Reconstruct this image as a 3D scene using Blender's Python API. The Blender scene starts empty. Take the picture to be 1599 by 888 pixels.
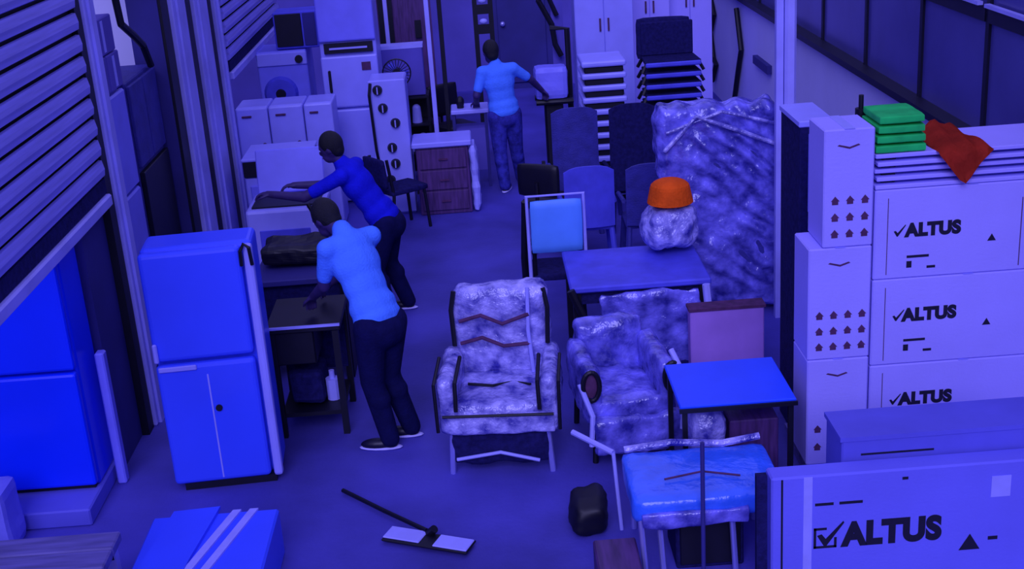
import bpy, bmesh, math, random
from mathutils import Vector, Matrix, noise, Euler
random.seed(7)
C = bpy.context.scene.collection
S = bpy.context.scene

# ------------------------------------------------------------ camera, sky, sun, exposure
cam = bpy.data.cameras.new('camera'); co = bpy.data.objects.new('camera', cam); C.objects.link(co)
cam.sensor_width = 36; cam.lens = 2000 / 1599 * 36; cam.clip_end = 200
RW = Matrix(((0.99714082, 0.07442764, -0.01306568), (-0.03740973, 0.33598172, -0.94112528), (-0.06565591, 0.93892322, 0.33780541)))
co.matrix_world = Matrix.Translation((0, 0, 4.0)) @ RW.to_4x4()
S.camera = co
w = bpy.data.worlds.new('world'); S.world = w; w.use_nodes = True
bg = w.node_tree.nodes['Background']; bg.inputs[0].default_value = (0.365, 0.345, 1.0, 1); bg.inputs[1].default_value = 0.98
su = bpy.data.lights.new('sun', 'SUN'); su.energy = 1.9; su.angle = 0.6; su.color = (0.46, 0.44, 1.0)
so = bpy.data.objects.new('sun', su); C.objects.link(so); so.rotation_euler = Vector((0.10, 0.80, -0.58)).to_track_quat('-Z', 'Y').to_euler()
S.view_settings.view_transform = 'Standard'; S.view_settings.look = 'None'
S.view_settings.exposure = 0.0; S.view_settings.gamma = 1; S.view_settings.use_curve_mapping = False

# ------------------------------------------------------------ materials
def lin(v):
    v /= 255.0
    return v / 12.92 if v <= 0.04045 else ((v + 0.055) / 1.055) ** 2.4
def mat(name, rgb, rough=0.5, var=0.12, scale=6.0, bump=0.0, bscale=40.0, spec=0.4, metal=0.0, alpha=1.0, stretch=None, c2=None):
    m = bpy.data.materials.new(name); m.use_nodes = True
    nt = m.node_tree; b = nt.nodes['Principled BSDF']
    a = [lin(x) for x in rgb]
    tc = nt.nodes.new('ShaderNodeTexCoord'); mp = nt.nodes.new('ShaderNodeMapping')
    nt.links.new(tc.outputs['Object'], mp.inputs[0])
    if stretch: mp.inputs['Scale'].default_value = stretch
    n = nt.nodes.new('ShaderNodeTexNoise'); n.inputs['Scale'].default_value = scale; n.inputs['Detail'].default_value = 5
    nt.links.new(mp.outputs[0], n.inputs['Vector'])
    r = nt.nodes.new('ShaderNodeValToRGB')
    d = [lin(x) for x in c2] if c2 else [x * (1 - var * 2) for x in a]
    r.color_ramp.elements[0].position = 0.32; r.color_ramp.elements[1].position = 0.66
    r.color_ramp.elements[0].color = (*d, 1); r.color_ramp.elements[1].color = (*a, 1)
    nt.links.new(n.outputs['Fac'], r.inputs[0]); nt.links.new(r.outputs[0], b.inputs['Base Color'])
    b.inputs['Roughness'].default_value = rough; b.inputs['Specular IOR Level'].default_value = spec
    b.inputs['Metallic'].default_value = metal; b.inputs['Alpha'].default_value = alpha
    if bump:
        n2 = nt.nodes.new('ShaderNodeTexNoise'); n2.inputs['Scale'].default_value = bscale; n2.inputs['Detail'].default_value = 3
        nt.links.new(mp.outputs[0], n2.inputs['Vector'])
        bp = nt.nodes.new('ShaderNodeBump'); bp.inputs['Strength'].default_value = bump; bp.inputs['Distance'].default_value = 0.02
        nt.links.new(n2.outputs['Fac'], bp.inputs['Height']); nt.links.new(bp.outputs[0], b.inputs['Normal'])
    return m
M = dict(
    floor=mat('concrete floor', (84, 78, 186), 0.6, 0.26, 0.9, 0.15, 30, spec=0.25),
    wallw=mat('white painted wall', (214, 210, 255), 0.7, 0.04, 1.5),
    walld=mat('dark painted wall', (52, 48, 130), 0.7, 0.15, 2),
    wallp=mat('violet plaster', (98, 88, 190), 0.8, 0.12, 1.5),
    dark=mat('dark interior', (22, 22, 70), 0.8, 0.2, 3),
    slat=mat('shutter steel', (160, 154, 250), 0.45, 0.14, 4, stretch=(1, 0.3, 8)),
    rail=mat('pale rail steel', (172, 168, 255), 0.45, 0.1, 3),
    black=mat('black plastic', (14, 12, 34), 0.5, 0.2, 8),
    navy=mat('navy fabric', (34, 32, 92), 0.9, 0.2, 30, 0.3, 120, spec=0.1),
    glassd=mat('dark window glass', (84, 80, 160), 0.25, 0.12, 1.2, spec=0.5),
    frame=mat('black window frame', (16, 14, 44), 0.5),
    fridge=mat('blue white enamel', (62, 86, 255), 0.3, 0.04, 2),
    fridgeb=mat('saturated blue enamel', (14, 52, 255), 0.3, 0.05, 2),
    enamel=mat('white enamel', (162, 160, 255), 0.35, 0.06, 3),
    enamel2=mat('dull white enamel', (134, 132, 250), 0.4, 0.08, 3),
    carton=mat('white printed carton', (176, 166, 255), 0.7, 0.04, 2, 0.1, 60, spec=0.2),
    carton2=mat('violet white carton', (118, 116, 238), 0.7, 0.05, 2, 0.1, 60, spec=0.2),
    ink=mat('black print', (18, 14, 50), 0.8, 0.1, 20),
    inkr=mat('brown print', (92, 48, 96), 0.8, 0.2, 20),
    tape=mat('pale tape', (170, 168, 255), 0.35, 0.05, 10),
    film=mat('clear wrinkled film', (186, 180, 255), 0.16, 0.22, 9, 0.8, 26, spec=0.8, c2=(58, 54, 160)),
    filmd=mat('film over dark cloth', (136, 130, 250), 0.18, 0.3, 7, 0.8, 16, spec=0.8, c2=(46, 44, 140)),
    clear=mat('loose clear film', (170, 170, 255), 0.1, 0.1, 9, 0.8, 20, spec=0.9, alpha=0.35),
    cyan=mat('pale cyan cloth', (84, 140, 255), 0.85, 0.05, 10, 0.3, 60, spec=0.1),
    cyanb=mat('pale cyan board', (96, 160, 255), 0.5, 0.04, 6),
    shirtb=mat('royal blue cloth', (28, 32, 210), 0.85, 0.1, 10, 0.3, 60, spec=0.1),
    trous=mat('dark trousers cloth', (20, 20, 72), 0.9, 0.15, 12, 0.3, 60, spec=0.1),
    jeans=mat('mid blue jeans cloth', (62, 62, 170), 0.9, 0.3, 14, 0.3, 60, spec=0.1),
    skin=mat('brown skin', (62, 46, 104), 0.55, 0.12, 12),
    skinl=mat('lighter skin', (126, 104, 190), 0.55, 0.1, 12),
    hair=mat('black hair', (12, 10, 30), 0.6, 0.3, 60, 0.5, 200),
    shoe=mat('dark shoe leather', (18, 16, 46), 0.4, 0.1, 10),
    sole=mat('white shoe rubber', (196, 190, 255), 0.6, 0.05, 10),
    brown=mat('brown wood', (92, 56, 120), 0.5, 0.25, 4, stretch=(8, 1, 1)),
    pinkc=mat('brown cardboard', (176, 128, 226), 0.85, 0.1, 3),
    plank=mat('grey violet plank', (106, 98, 170), 0.6, 0.2, 3, stretch=(1, 8, 8)),
    bluetop=mat('bright blue board', (30, 82, 255), 0.35, 0.06, 3),
    bluecush=mat('bright blue seat cover', (60, 116, 255), 0.22, 0.14, 5, 0.4, 14, spec=0.7),
    wickerd=mat('dark grey plastic', (58, 56, 150), 0.6, 0.15, 10, 0.3, 80),
    wickerl=mat('mid blue plastic', (86, 86, 222), 0.55, 0.12, 6),
    greybox=mat('blue grey carton', (100, 98, 214), 0.7, 0.08, 3),
    red=mat('orange red plastic', (246, 92, 22), 0.8, 0.12, 8, 0.4, 40, spec=0.1),
    redd=mat('dark red cloth', (206, 62, 44), 0.8, 0.15, 8, 0.4, 40, spec=0.1),
    green=mat('green folded sheet', (32, 210, 100), 0.7, 0.15, 8, spec=0.2),
    chrome=mat('chrome steel', (180, 176, 255), 0.25, 0.05, 5, metal=0.6),
    eye=mat('eye white', (200, 196, 255), 0.3, 0.02, 5),
)

# ------------------------------------------------------------ mesh helpers
def link(name, me, m, parent=None, kind=None):
    o = bpy.data.objects.new(name, me); C.objects.link(o)
    if m: me.materials.append(M[m])
    if parent: o.parent = parent
    if kind: o['kind'] = kind
    return o
class B:
    """collects shapes into one mesh"""
    def __init__(s): s.bm = bmesh.new()
    def box(s, size, c=(0, 0, 0), bev=0.0, rot=None, seg=1):
        t = bmesh.new(); bmesh.ops.create_cube(t, size=1)
        bmesh.ops.scale(t, vec=size, verts=t.verts)
        if bev: bmesh.ops.bevel(t, geom=t.edges[:], offset=min(bev, min(size) * 0.45), segments=seg, affect='EDGES', profile=0.5)
        s._add(t, c, rot); return s
    def span(s, lo, hi, bev=0.0, seg=1):
        return s.box([hi[i] - lo[i] for i in range(3)], [(hi[i] + lo[i]) / 2 for i in range(3)], bev, None, seg)
    def _add(s, t, c=(0, 0, 0), rot=None):
        mx = Matrix.Translation(c)
        if rot is not None: mx = mx @ (rot.to_4x4() if isinstance(rot, Matrix) else Euler(rot).to_matrix().to_4x4())
        bmesh.ops.transform(t, matrix=mx, verts=t.verts)
        me = bpy.data.meshes.new('t'); t.to_mesh(me); t.free(); s.bm.from_mesh(me); bpy.data.meshes.remove(me)
    def cyl(s, p0, p1, r0, r1=None, n=12, cap=True):
        p0 = Vector(p0); p1 = Vector(p1); r1 = r0 if r1 is None else r1; d = p1 - p0
        t = bmesh.new(); bmesh.ops.create_cone(t, cap_ends=cap, segments=n, radius1=r0, radius2=r1, depth=d.length)
        s._add(t, (p0 + p1) / 2, d.to_track_quat('Z', 'Y').to_matrix()); return s
    def ball(s, c, r, rot=None, u=14, v=9):
        t = bmesh.new(); bmesh.ops.create_uvsphere(t, u_segments=u, v_segments=v, radius=1)
        rr = (r, r, r) if isinstance(r, (int, float)) else r
        bmesh.ops.scale(t, vec=rr, verts=t.verts); s._add(t, c, rot); return s
    def tube(s, pts, r, n=8):
        P = [Vector(p) for p in pts]; rings = []; bm = s.bm; prev = None
        for i, p in enumerate(P):
            d = (P[min(i + 1, len(P) - 1)] - P[max(i - 1, 0)]).normalized()
            if prev is None:
                a = d.orthogonal().normalized()
            else:
                a = (prev - d * prev.dot(d)).normalized()
            prev = a; b = d.cross(a)
            rings.append([bm.verts.new(p + (a * math.cos(2 * math.pi * k / n) + b * math.sin(2 * math.pi * k / n)) * r) for k in range(n)])
        for i in range(len(rings) - 1):
            for k in range(n):
                bm.faces.new((rings[i][k], rings[i][(k + 1) % n], rings[i + 1][(k + 1) % n], rings[i + 1][k]))
        bm.faces.new(rings[0][::-1]); bm.faces.new(rings[-1]); return s
    def capsule(s, p0, p1, r0, r1):
        s.cyl(p0, p1, r0, r1, 14); s.ball(p0, r0); s.ball(p1, r1); return s
    def prism(s, pts, d, axis=1, off=0.0):
        """polygon of (u, v) pairs pulled along an axis"""
        def mk(u, v, q): return (u, q, v) if axis == 1 else ((u, v, q) if axis == 2 else (q, u, v))
        a = [s.bm.verts.new(mk(u, v, off)) for u, v in pts]; b = [s.bm.verts.new(mk(u, v, off + d)) for u, v in pts]
        s.bm.faces.new(a[::-1]); s.bm.faces.new(b)
        for i in range(len(a)):
            j = (i + 1) % len(a); s.bm.faces.new((a[i], a[j], b[j], b[i]))
        return s
    def crumple(s, lo, hi, seg=14, amp=0.02, fr=5.0, diag=0.0, rnd=0.04):
        """a soft wrinkled box"""
        t = bmesh.new(); bmesh.ops.create_cube(t, size=1)
        bmesh.ops.subdivide_edges(t, edges=t.edges[:], cuts=seg, use_grid_fill=True)
        L = Vector(lo); H = Vector(hi); sz = H - L; cc = (L + H) / 2
        for v in t.verts:
            q = Vector((v.co.x * sz.x, v.co.y * sz.y, v.co.z * sz.z))
            h = sz / 2; core = Vector([max(-h[i] + rnd, min(h[i] - rnd, q[i])) for i in range(3)])
            n = q - core
            n = n.normalized() if n.length > 1e-6 else Vector((0, 0, 0))
            q = core + n * rnd if n.length else q
            p = q + cc
            k = noise.noise(p * fr) * amp + abs(noise.noise(p * fr * 2.3)) * amp * 0.6
            if diag: k += math.sin((p.x * 0.9 + p.z) * 34 + noise.noise(p * 3) * 4) * diag * (0.4 + 0.6 * noise.noise(p * 1.7 + Vector((5, 0, 0))) )
            v.co = p + n * k
        me = bpy.data.meshes.new('t'); t.to_mesh(me); t.free(); s.bm.from_mesh(me); bpy.data.meshes.remove(me); return s
    def build(s, name, m, parent=None, kind=None, smooth=False):
        bmesh.ops.recalc_face_normals(s.bm, faces=s.bm.faces)
        me = bpy.data.meshes.new(name); s.bm.to_mesh(me); s.bm.free()
        if smooth:
            for p in me.polygons: p.use_smooth = True
        return link(name, me, m, parent, kind)
def thing(name, label, cat, loc=(0, 0, 0), rz=0.0, group=None):
    o = bpy.data.objects.new(name, None); C.objects.link(o); o.location = loc; o.rotation_euler = (0, 0, rz)
    o.empty_display_size = 0.1
    o['label'] = label; o['category'] = cat
    if group: o['group'] = group
    return o
def tag(o, label, cat, group=None):
    o['label'] = label; o['category'] = cat
    if group: o['group'] = group
    return o
def dup(root, loc, rz=None, label=None):
    r = root.copy(); C.objects.link(r); r.location = loc
    if rz is not None: r.rotation_euler = (0, 0, rz)
    if label: r['label'] = label
    for ch in list(root.children):
        c = ch.copy(); C.objects.link(c); c.parent = r
        for g in list(ch.children):
            d = g.copy(); C.objects.link(d); d.parent = c
    return r
def struct(name, b, m, parent=None): return b.build(name, m, parent, None if parent else 'structure')
def words(text, size, m, parent, loc, name='lettering', bold=0.0, rot=(math.pi / 2, 0, 0), sx=1.0):
    cu = bpy.data.curves.new('t', 'FONT'); cu.body = text; cu.size = size; cu.extrude = 0.0015; cu.offset = bold
    cu.space_character = 1.08
    o = bpy.data.objects.new('t', cu); C.objects.link(o)
    bpy.context.view_layer.update()
    me = bpy.data.meshes.new_from_object(o.evaluated_get(bpy.context.evaluated_depsgraph_get()))
    bpy.data.objects.remove(o); me.name = name
    me.materials.clear()
    t = link(name, me, m, parent); t.location = loc; t.rotation_euler = rot; t.scale = (sx, 1, 1)
    return t

# ------------------------------------------------------------ the setting
struct('floor', B().span((-6, -2, -0.2), (3.5, 21, 0)), 'floor')
struct('wall_back', B().span((-6, 20.5, 0), (3.9, 20.8, 5)), 'wallp')
# right wall: pale dado with dark glazing above
struct('wall_right', B().span((3.5, -2, 0), (3.9, 20.5, 1.64)), 'wallw')
struct('trim_1', B().span((3.42, -2, 1.64), (3.9, 20.5, 1.70)), 'frame')
struct('wall_right_upper', B().span((3.62, -2, 1.70), (3.9, 20.5, 5)), 'dark')
yy = [4.75, 6.12, 7.49, 8.86, 10.2, 11.67, 13.15, 14.6, 16.1, 17.6]
for i in range(len(yy) - 1):
    wf = struct('window_%d' % (i + 1), B().span((3.54, yy[i] - 0.04, 1.70), (3.60, yy[i] + 0.02, 4.2)).span((3.53, yy[i] + 0.02, 2.49), (3.60, yy[i + 1] - 0.04, 2.60)).span((3.46, yy[i] + 0.05, 4.1), (3.60, yy[i + 1] - 0.05, 4.2)), 'frame')
    B().span((3.56, yy[i] + 0.05, 1.70), (3.59, yy[i + 1] - 0.04, 2.49)).build('pane', 'glassd', wf)
    B().span((3.56, yy[i] + 0.05, 2.60), (3.59, yy[i + 1] - 0.05, 4.1)).build('pane', 'glassd', wf)
    B().span((3.49, yy[i] + 0.06, 2.60), (3.53, yy[i + 1] - 0.06, 2.625)).build('ledge', 'rail', wf)
# left wall: piers between roller shutters, dark shops behind
struct('wall_left_pier', B().span((-2.9, 10.95, 0), (-2.64, 13.35, 5)), 'walld')
struct('wall_left', B().span((-2.74, 7.98, 0), (-2.64, 8.70, 3.6)).span((-2.9, 8.7, 3.6), (-2.64, 10.95, 5)).span((-2.9, 13.35, 3.6), (-2.64, 20.5, 5)), 'walld')
struct('wall_left_inner', B().span((-6, -2, 0), (-5.8, 20.5, 5)), 'dark')
struct('wall_left_partition', B().span((-5.8, 11.6, 0), (-2.9, 11.75, 5)), 'wallw')
struct('trim_2', B().span((-2.66, 8.64, 0), (-2.56, 8.86, 4.2), 0.01).span((-2.6, 8.70, 0), (-2.54, 8.80, 4.2)), 'rail')
for i, (a, b) in enumerate(((11.23, 11.74), (12.12, 12.70), (13.06, 13.32))):
    struct('trim_%d' % (3 + i), B().span((-2.64, a, 0), (-2.58, b, 5), 0.01).span((-2.59, a + 0.12, 0), (-2.56, b - 0.16, 5)), 'rail')
for i, (a, b) in enumerate(((10.96, 11.21), (11.76, 12.10), (12.72, 13.04))):  # flat black strips paint in the dark gaps between the ribs
    struct('trim_%d' % (7 + i), B().span((-2.64, a, 0), (-2.615, b, 5)), 'black')
struct('trim_10', B().span((-2.66, 8.50, 0), (-2.585, 8.63, 4.2)), 'black')  # black strip put in for the dark gap beside the guide rail
struct('trim_11', B().span((-2.66, 8.87, 0), (-2.60, 8.98, 4.2)), 'black')  # dark gap painted likewise on the rail's far side
struct('trim_6', B().span((2.36, 9.8, 0), (2.45, 9.9, 4.5), 0.02).span((2.30, 9.84, 0), (2.355, 9.9, 4.5)), 'rail')
d = struct('door_1', B().span((0.24, 20.4, 0), (1.2, 20.5, 2.2)).span((0.34, 20.37, 0.1), (1.1, 20.4, 2.1), 0.01), 'walld')
B().ball((0.42, 20.33, 1.05), 0.04).build('door_handle', 'chrome', d)

def shutter(y0, y1, zb, n, pitch, label):
    t = thing('roller_shutter', label, 'shutter', (-2.60, (y0 + y1) / 2, zb), 0, 'half raised roller shutters along the left wall')
    L = y1 - y0
    me = None
    for k in range(n):
        if me is None:
            s = B(); s.prism([(-0.0, 0), (0.028, 0.012), (0.034, pitch * 0.4), (0.022, pitch * 0.82), (-0.0, pitch * 0.84), (-0.02, pitch * 0.4)], L, 1, -L / 2)
            o = s.build('slat', 'slat', t); me = o.data
        else:
            o = bpy.data.objects.new('slat', me); C.objects.link(o); o.parent = t
        o.location = (0, 0, 0.20 + k * pitch)
    B().span((-0.035, -L / 2, 0), (0.05, L / 2, 0.085), 0.012).build('bottom_bar', 'rail', t)
    B().span((-0.01, -L / 2, 0.09), (0.02, L / 2, 0.19)).build('rubber_strip', 'navy', t)
    B().span((-0.03, -L / 2 + 0.01, 0.2), (-0.022, L / 2 - 0.01, 0.2 + n * pitch)).build('backing', 'black', t)
    return t
shutter(4.9, 8.49, 1.74, 14, 0.14, 'ribbed steel roller shutter half raised over the saturated blue refrigerator')
shutter(13.4, 17.2, 1.68, 14, 0.14, 'far roller shutter half raised behind the ribbed pier on the left')

# ------------------------------------------------------------ left foreground
t = thing('refrigerator', 'saturated blue two-door refrigerator under the near roller shutter', 'refrigerator', (-3.03, 7.52, 0.12))
B().span((-0.36, 0.03, 0), (0.36, 0.40, 1.86), 0.02, 2).build('body', 'fridgeb', t)
for a, b in ((0.03, 0.82), (0.84, 1.85)):
    dd = B().span((-0.36, -0.045, a), (0.36, 0.02, b), 0.02, 2).build('door', 'fridgeb', t)
    B().span((-0.33, -0.075, (b - 0.4) if a < 0.1 else a + 0.05), (-0.30, -0.045, (b - 0.05) if a < 0.1 else a + 0.4), 0.008).build('handle', 'fridge', dd)
B().span((-0.34, -0.01, -0.0), (0.34, 0.03, 0.03)).build('kick_plate', 'black', t)
tag(B().span((-3.9, 7.22, 0), (-2.655, 7.97, 0.118), 0.01).build('plinth', 'greybox'), 'low blue grey plinth under the saturated blue refrigerator', 'plinth')
tag(B().span((-2.63, 7.76, 0.0), (-2.57, 7.84, 0.95), 0.01).build('upright_board', 'enamel2'), 'narrow pale board standing right of the saturated blue refrigerator', 'board')
tag(B().crumple((-3.4, 6.9, 0), (-3.05, 7.2, 0.42), 6, 0.01).build('packing_box', 'enamel2'), 'small pale packing box at the left edge above the bench', 'box')
t = thing('bench', 'grey violet wooden bench at the lower left corner', 'bench', (-2.65, 6.1, 0))
for k in range(3): B().span((-0.75, -0.42 + k * 0.19, 0.44), (0.50, -0.24 + k * 0.19, 0.5), 0.008).build('plank', 'plank', t)
for x in (-0.68, 0.44):
    for y in (-0.38, 0.1): B().span((x - 0.03, y - 0.03, 0), (x + 0.03, y + 0.03, 0.44)).build('leg', 'rail', t)
B().span((-0.7, 0.07, 0.36), (0.46, 0.12, 0.44)).build('apron', 'black', t)

# white fridge on the pavement
t = thing('refrigerator', 'pale blue refrigerator standing alone right of the ribbed pier, lock on door', 'refrigerator', (-1.84, 7.62, 0), math.radians(4))
B().span((-0.36, 0.06, 0.04), (0.34, 0.38, 1.66), 0.035, 3).build('body', 'fridge', t)
for a, b in ((0.05, 0.90), (0.925, 1.65)):
    dd = B().span((-0.36, -0.02, a), (0.27, 0.05, b), 0.03, 3).build('door', 'fridge', t)
    if a > 0.5: B().span((-0.355, -0.045, 0.93), (-0.325, -0.02, 1.06), 0.008).build('handle', 'enamel', dd)
    else:
        B().cyl((-0.0, -0.02, 0.58), (-0.0, -0.032, 0.58), 0.022).build('lock', 'black', dd)
        B().span((-0.34, -0.035, 0.86), (-0.1, -0.02, 0.895), 0.006).build('grip', 'enamel', dd)
B().span((0.285, -0.01, 0.04), (0.345, 0.06, 1.65), 0.02, 2).build('side_trim', 'enamel', t)
B().span((-0.30, 0.0, 0), (0.30, 0.04, 0.05)).build('kick_plate', 'black', t)
B().tube([(0.27, -0.01, 1.52), (0.275, -0.03, 1.62), (0.30, -0.03, 1.665), (0.33, -0.03, 1.64), (0.335, -0.01, 1.52)], 0.012).build('hose_loop', 'black', t)
B().span((-0.045, -0.024, 0.08), (-0.035, -0.02, 0.82)).build('seam_strip', 'enamel', t)
for x in (-0.3, 0.28):
    B().cyl((x, 0.3, 0), (x, 0.3, 0.05), 0.03).build('foot', 'black', t)

t = thing('appliance_carton', 'pale blue carton with slanting tape ridges on the floor at lower left', 'carton', (-1.74, 6.3, 0))
B().span((-0.37, -0.5, 0), (0.37, 0.42, 0.30), 0.012).build('body', 'fridge', t)
for i, x in enumerate((0.10, 0.20)):
    B().prism([(x - 0.25, -0.5), (x - 0.20, -0.5), (x + 0.05, 0.42), (x, 0.42)], 0.012, 2, 0.30).build('tape', 'tape', t)
B().prism([(-0.36, -0.5), (-0.1, -0.5), (0.02, 0.46), (-0.25, 0.44)], 0.02, 2, 0.301).build('flap', 'fridge', t)

# mop on the floor
t = thing('floor_mop', 'flat mop with long dark handle lying on the floor in front', 'mop', (-0.52, 6.72, 0))
B().tube([(-0.56, 0.66, 0.03), (-0.27, 0.34, 0.035), (0.0, 0.04, 0.05)], 0.014).build('handle', 'black', t)
B().cyl((0.0, 0.04, 0.02), (0.05, 0.0, 0.08), 0.025).build('joint', 'black', t)
B().box((0.56, 0.15, 0.016), (0.01, -0.04, 0.028), 0.006, (0, 0, -0.42)).build('frame', 'black', t)
B().box((0.24, 0.13, 0.012), (-0.13, 0.03, 0.040), 0.005, (0, 0, -0.42)).build('pad', 'tape', t)
B().box((0.22, 0.13, 0.012), (0.16, -0.11, 0.040), 0.005, (0, 0, -0.42)).build('pad', 'tape', t)

# ------------------------------------------------------------ inside the second opening, left
t = thing('wardrobe', 'tall dark wardrobe inside the opening left of the ribbed pier', 'wardrobe', (-3.1, 10.44, 0))
B().span((-0.3, -0.44, 0), (0.34, 0.46, 2.3), 0.01).build('body', 'wickerd', t)
for y in (-0.215, 0.235): B().span((0.34, y - 0.215, 1.62), (0.37, y + 0.215, 2.27), 0.005).build('door', 'wickerd', t)
B().span((0.34, -0.42, 0.05), (0.38, 0.44, 1.58), 0.005).build('black_panel', 'black', t)
t = thing('freezer', 'pale upright freezer inside the opening beside the tall dark wardrobe', 'freezer', (-3.1, 9.55, 0))
B().span((-0.35, -0.35, 0.02), (0.3, 0.40, 2.3), 0.02).build('body', 'enamel', t)
for a, b in ((0.1, 1.5), (1.52, 2.28)): B().span((0.3, -0.34, a), (0.35, 0.40, b), 0.015).build('door', 'enamel2', t)
B().span((0.35, -0.24, 0.9), (0.365, -0.1, 1.05), 0.003).build('badge', 'black', t)
for i, (y, z, sx) in enumerate(((9.42, 2.3, 0.55), (9.78, 2.3, 0.55), (9.62, 2.58, 0.9))):
    q = thing('carton', ['grey carton on top of the pale upright freezer, left one', 'small grey carton on top of the pale upright freezer, right one', 'topmost grey carton above the pale upright freezer'][i], 'carton', (-3.0, y, z + 0.005), 0, 'cartons on the upright freezer')
    B().span((-0.3, -sx / 3.2, 0), (0.25, sx / 3.2, 0.27), 0.008).build('body', 'wallp', q)
    B().span((0.25, -0.03, 0.02), (0.253, 0.03, 0.25)).build('tape', 'tape', q)
tag(B().tube([(-2.72, 9.5, 3.05), (-2.72, 10.0, 2.98), (-2.72, 10.05, 2.75), (-2.72, 10.35, 2.62), (-2.72, 10.6, 2.5), (-2.72, 10.75, 2.31)], 0.03).build('cable', 'black'), 'black cable sagging inside the opening above the upright freezer', 'cable')

# ------------------------------------------------------------ left middle: appliances
for i, (x, wd) in enumerate(((-2.42, 0.34), (-2.06, 0.36), (-1.72, 0.30))):
    t = thing('larder_freezer', ['white slim freezer in the row against the pier, first from left', 'white slim freezer in the row against the pier, middle', 'white slim freezer in the row behind the man in royal blue'][i], 'freezer', (x, 13.35, 0), 0, 'white slim freezers beside the ribbed pier')
    B().span((-wd / 2, 0.05, 0.02), (wd / 2, 0.5, 1.38), 0.02, 2).build('body', 'enamel', t)
    B().span((-wd / 2, 0, 0.08), (wd / 2, 0.045, 1.38), 0.02, 2).build('door', 'enamel', t)
    B().cyl((wd * 0.3, -0.0, 0.98), (wd * 0.3, -0.02, 0.98), 0.022).build('lock', 'inkr', t)
    B().span((-wd * 0.3, -0.02, 1.28), (wd * 0.0, 0, 1.30), 0.004).build('handle', 'inkr', t)
t = thing('gas_cooker', 'white cooker with dark control strip in front of the slim freezers', 'cooker', (-2.06, 12.3, 0))
B().span((-0.32, 0, 0.02), (0.34, 0.6, 0.9), 0.015).build('body', 'enamel', t)
B().span((-0.32, -0.02, 0.9), (0.34, 0.6, 1.06), 0.01).build('control_panel', 'black', t)
B().span((-0.33, -0.03, 1.06), (0.35, 0.61, 1.09), 0.008).build('hob', 'enamel', t)
B().span((-0.05, -0.032, 0.94), (0.26, -0.02, 1.01), 0.004).build('display', 'wickerl', t)
B().span((-0.27, -0.03, 0.2), (0.29, 0.0, 0.82), 0.01).build('oven_door', 'enamel2', t)
t = thing('washing_machine', 'white top loading washing machine with open lid under the reaching hand', 'washing machine', (-1.80, 10.95, 0))
B().span((-0.36, 0, 0.03), (0.34, 0.6, 0.93), 0.025, 2).build('body', 'enamel', t)
B().span((-0.31, 0.08, 0.93), (0.29, 0.52, 0.945)).build('tub_opening', 'black', t)
B().box((0.62, 0.03, 0.4), (-0.01, 0.62, 1.13), 0.01, (-0.25, 0, 0)).build('lid', 'enamel2', t)
for x in (-0.30, 0.28): B().cyl((x, 0.06, 0), (x, 0.06, 0.04), 0.025).build('foot', 'black', t)
B().span((-0.25, -0.012, 0.2), (0.2, 0.0, 0.75), 0.005).build('front_panel', 'wickerl', t)
B().tube([(0.3, -0.02, 0.2), (0.36, -0.08, 0.4), (0.33, -0.05, 0.7), (0.2, 0.02, 0.96)], 0.02).build('hose', 'black', t)

# stacked washers behind
w0 = None
for i, (x, z) in enumerate(((-2.27, 0), (-2.27, 0.86))):
    lab = ['white washing machine under another beside the far shutter', 'upper white washing machine with a dark dial near the far shutter'][i]
    t = thing('washing_machine', lab, 'washing machine', (x, 14.9, z), 0, 'front loading washers behind the slim freezers')
    B().span((-0.29, 0.02, 0.02), (0.29, 0.6, 0.85), 0.02, 2).build('body', 'enamel2', t)
    B().span((-0.29, 0.0, 0.68), (0.29, 0.03, 0.83), 0.01).build('control_panel', 'enamel', t)
    B().cyl((-0.05, 0.02, 0.36), (-0.05, -0.03, 0.36), 0.2, 0.17, 24).build('door', 'wickerl', t)
    B().cyl((-0.05, -0.03, 0.36), (-0.05, -0.045, 0.36), 0.06, 0.05, 16).build('glass', 'black', t)
    B().cyl((0.2, 0.0, 0.75), (0.2, -0.03, 0.75), 0.045).build('dial', 'black', t)
t = thing('microwave', 'black fronted microwave on the upper washing machine', 'microwave', (-2.10, 14.95, 1.72))
B().span((-0.22, 0.0, 0), (0.28, 0.4, 0.42), 0.01).build('body', 'wickerl', t)
B().span((-0.2, -0.02, 0.03), (0.1, 0.0, 0.40), 0.006).build('door', 'black', t)
B().span((0.12, -0.015, 0.03), (0.26, 0.0, 0.40), 0.004).build('keypad', 'walld', t)
t = thing('refrigerator', 'tall white refrigerator with dark top grille behind the man in royal blue', 'refrigerator', (-1.42, 14.3, 0))
B().span((-0.33, 0.05, 0.02), (0.30, 0.65, 2.5), 0.02, 2).build('body', 'enamel', t)
B().span((-0.33, 0.0, 0.1), (0.30, 0.045, 1.1), 0.02, 2).build('door', 'enamel', t)
B().span((-0.33, 0.0, 1.12), (0.30, 0.045, 1.70), 0.02, 2).build('door', 'enamel', t)
B().span((-0.33, 0.0, 1.86), (0.30, 0.045, 2.49), 0.02, 2).build('door', 'enamel2', t)
gr = B().span((-0.28, 0.01, 1.73), (0.26, 0.05, 1.84)).build('grille', 'black', t)
B().span((-0.22, -0.005, 1.775), (0.2, 0.01, 1.795)).build('bar', 'rail', gr)
for z in (0.75, 1.3): B().span((-0.26, -0.03, z), (-0.23, 0.0, z + 0.25), 0.008).build('handle', 'black', t)
B().span((0.12, -0.01, 1.53), (0.22, 0.0, 1.62)).build('sticker', 'inkr', t)
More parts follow.
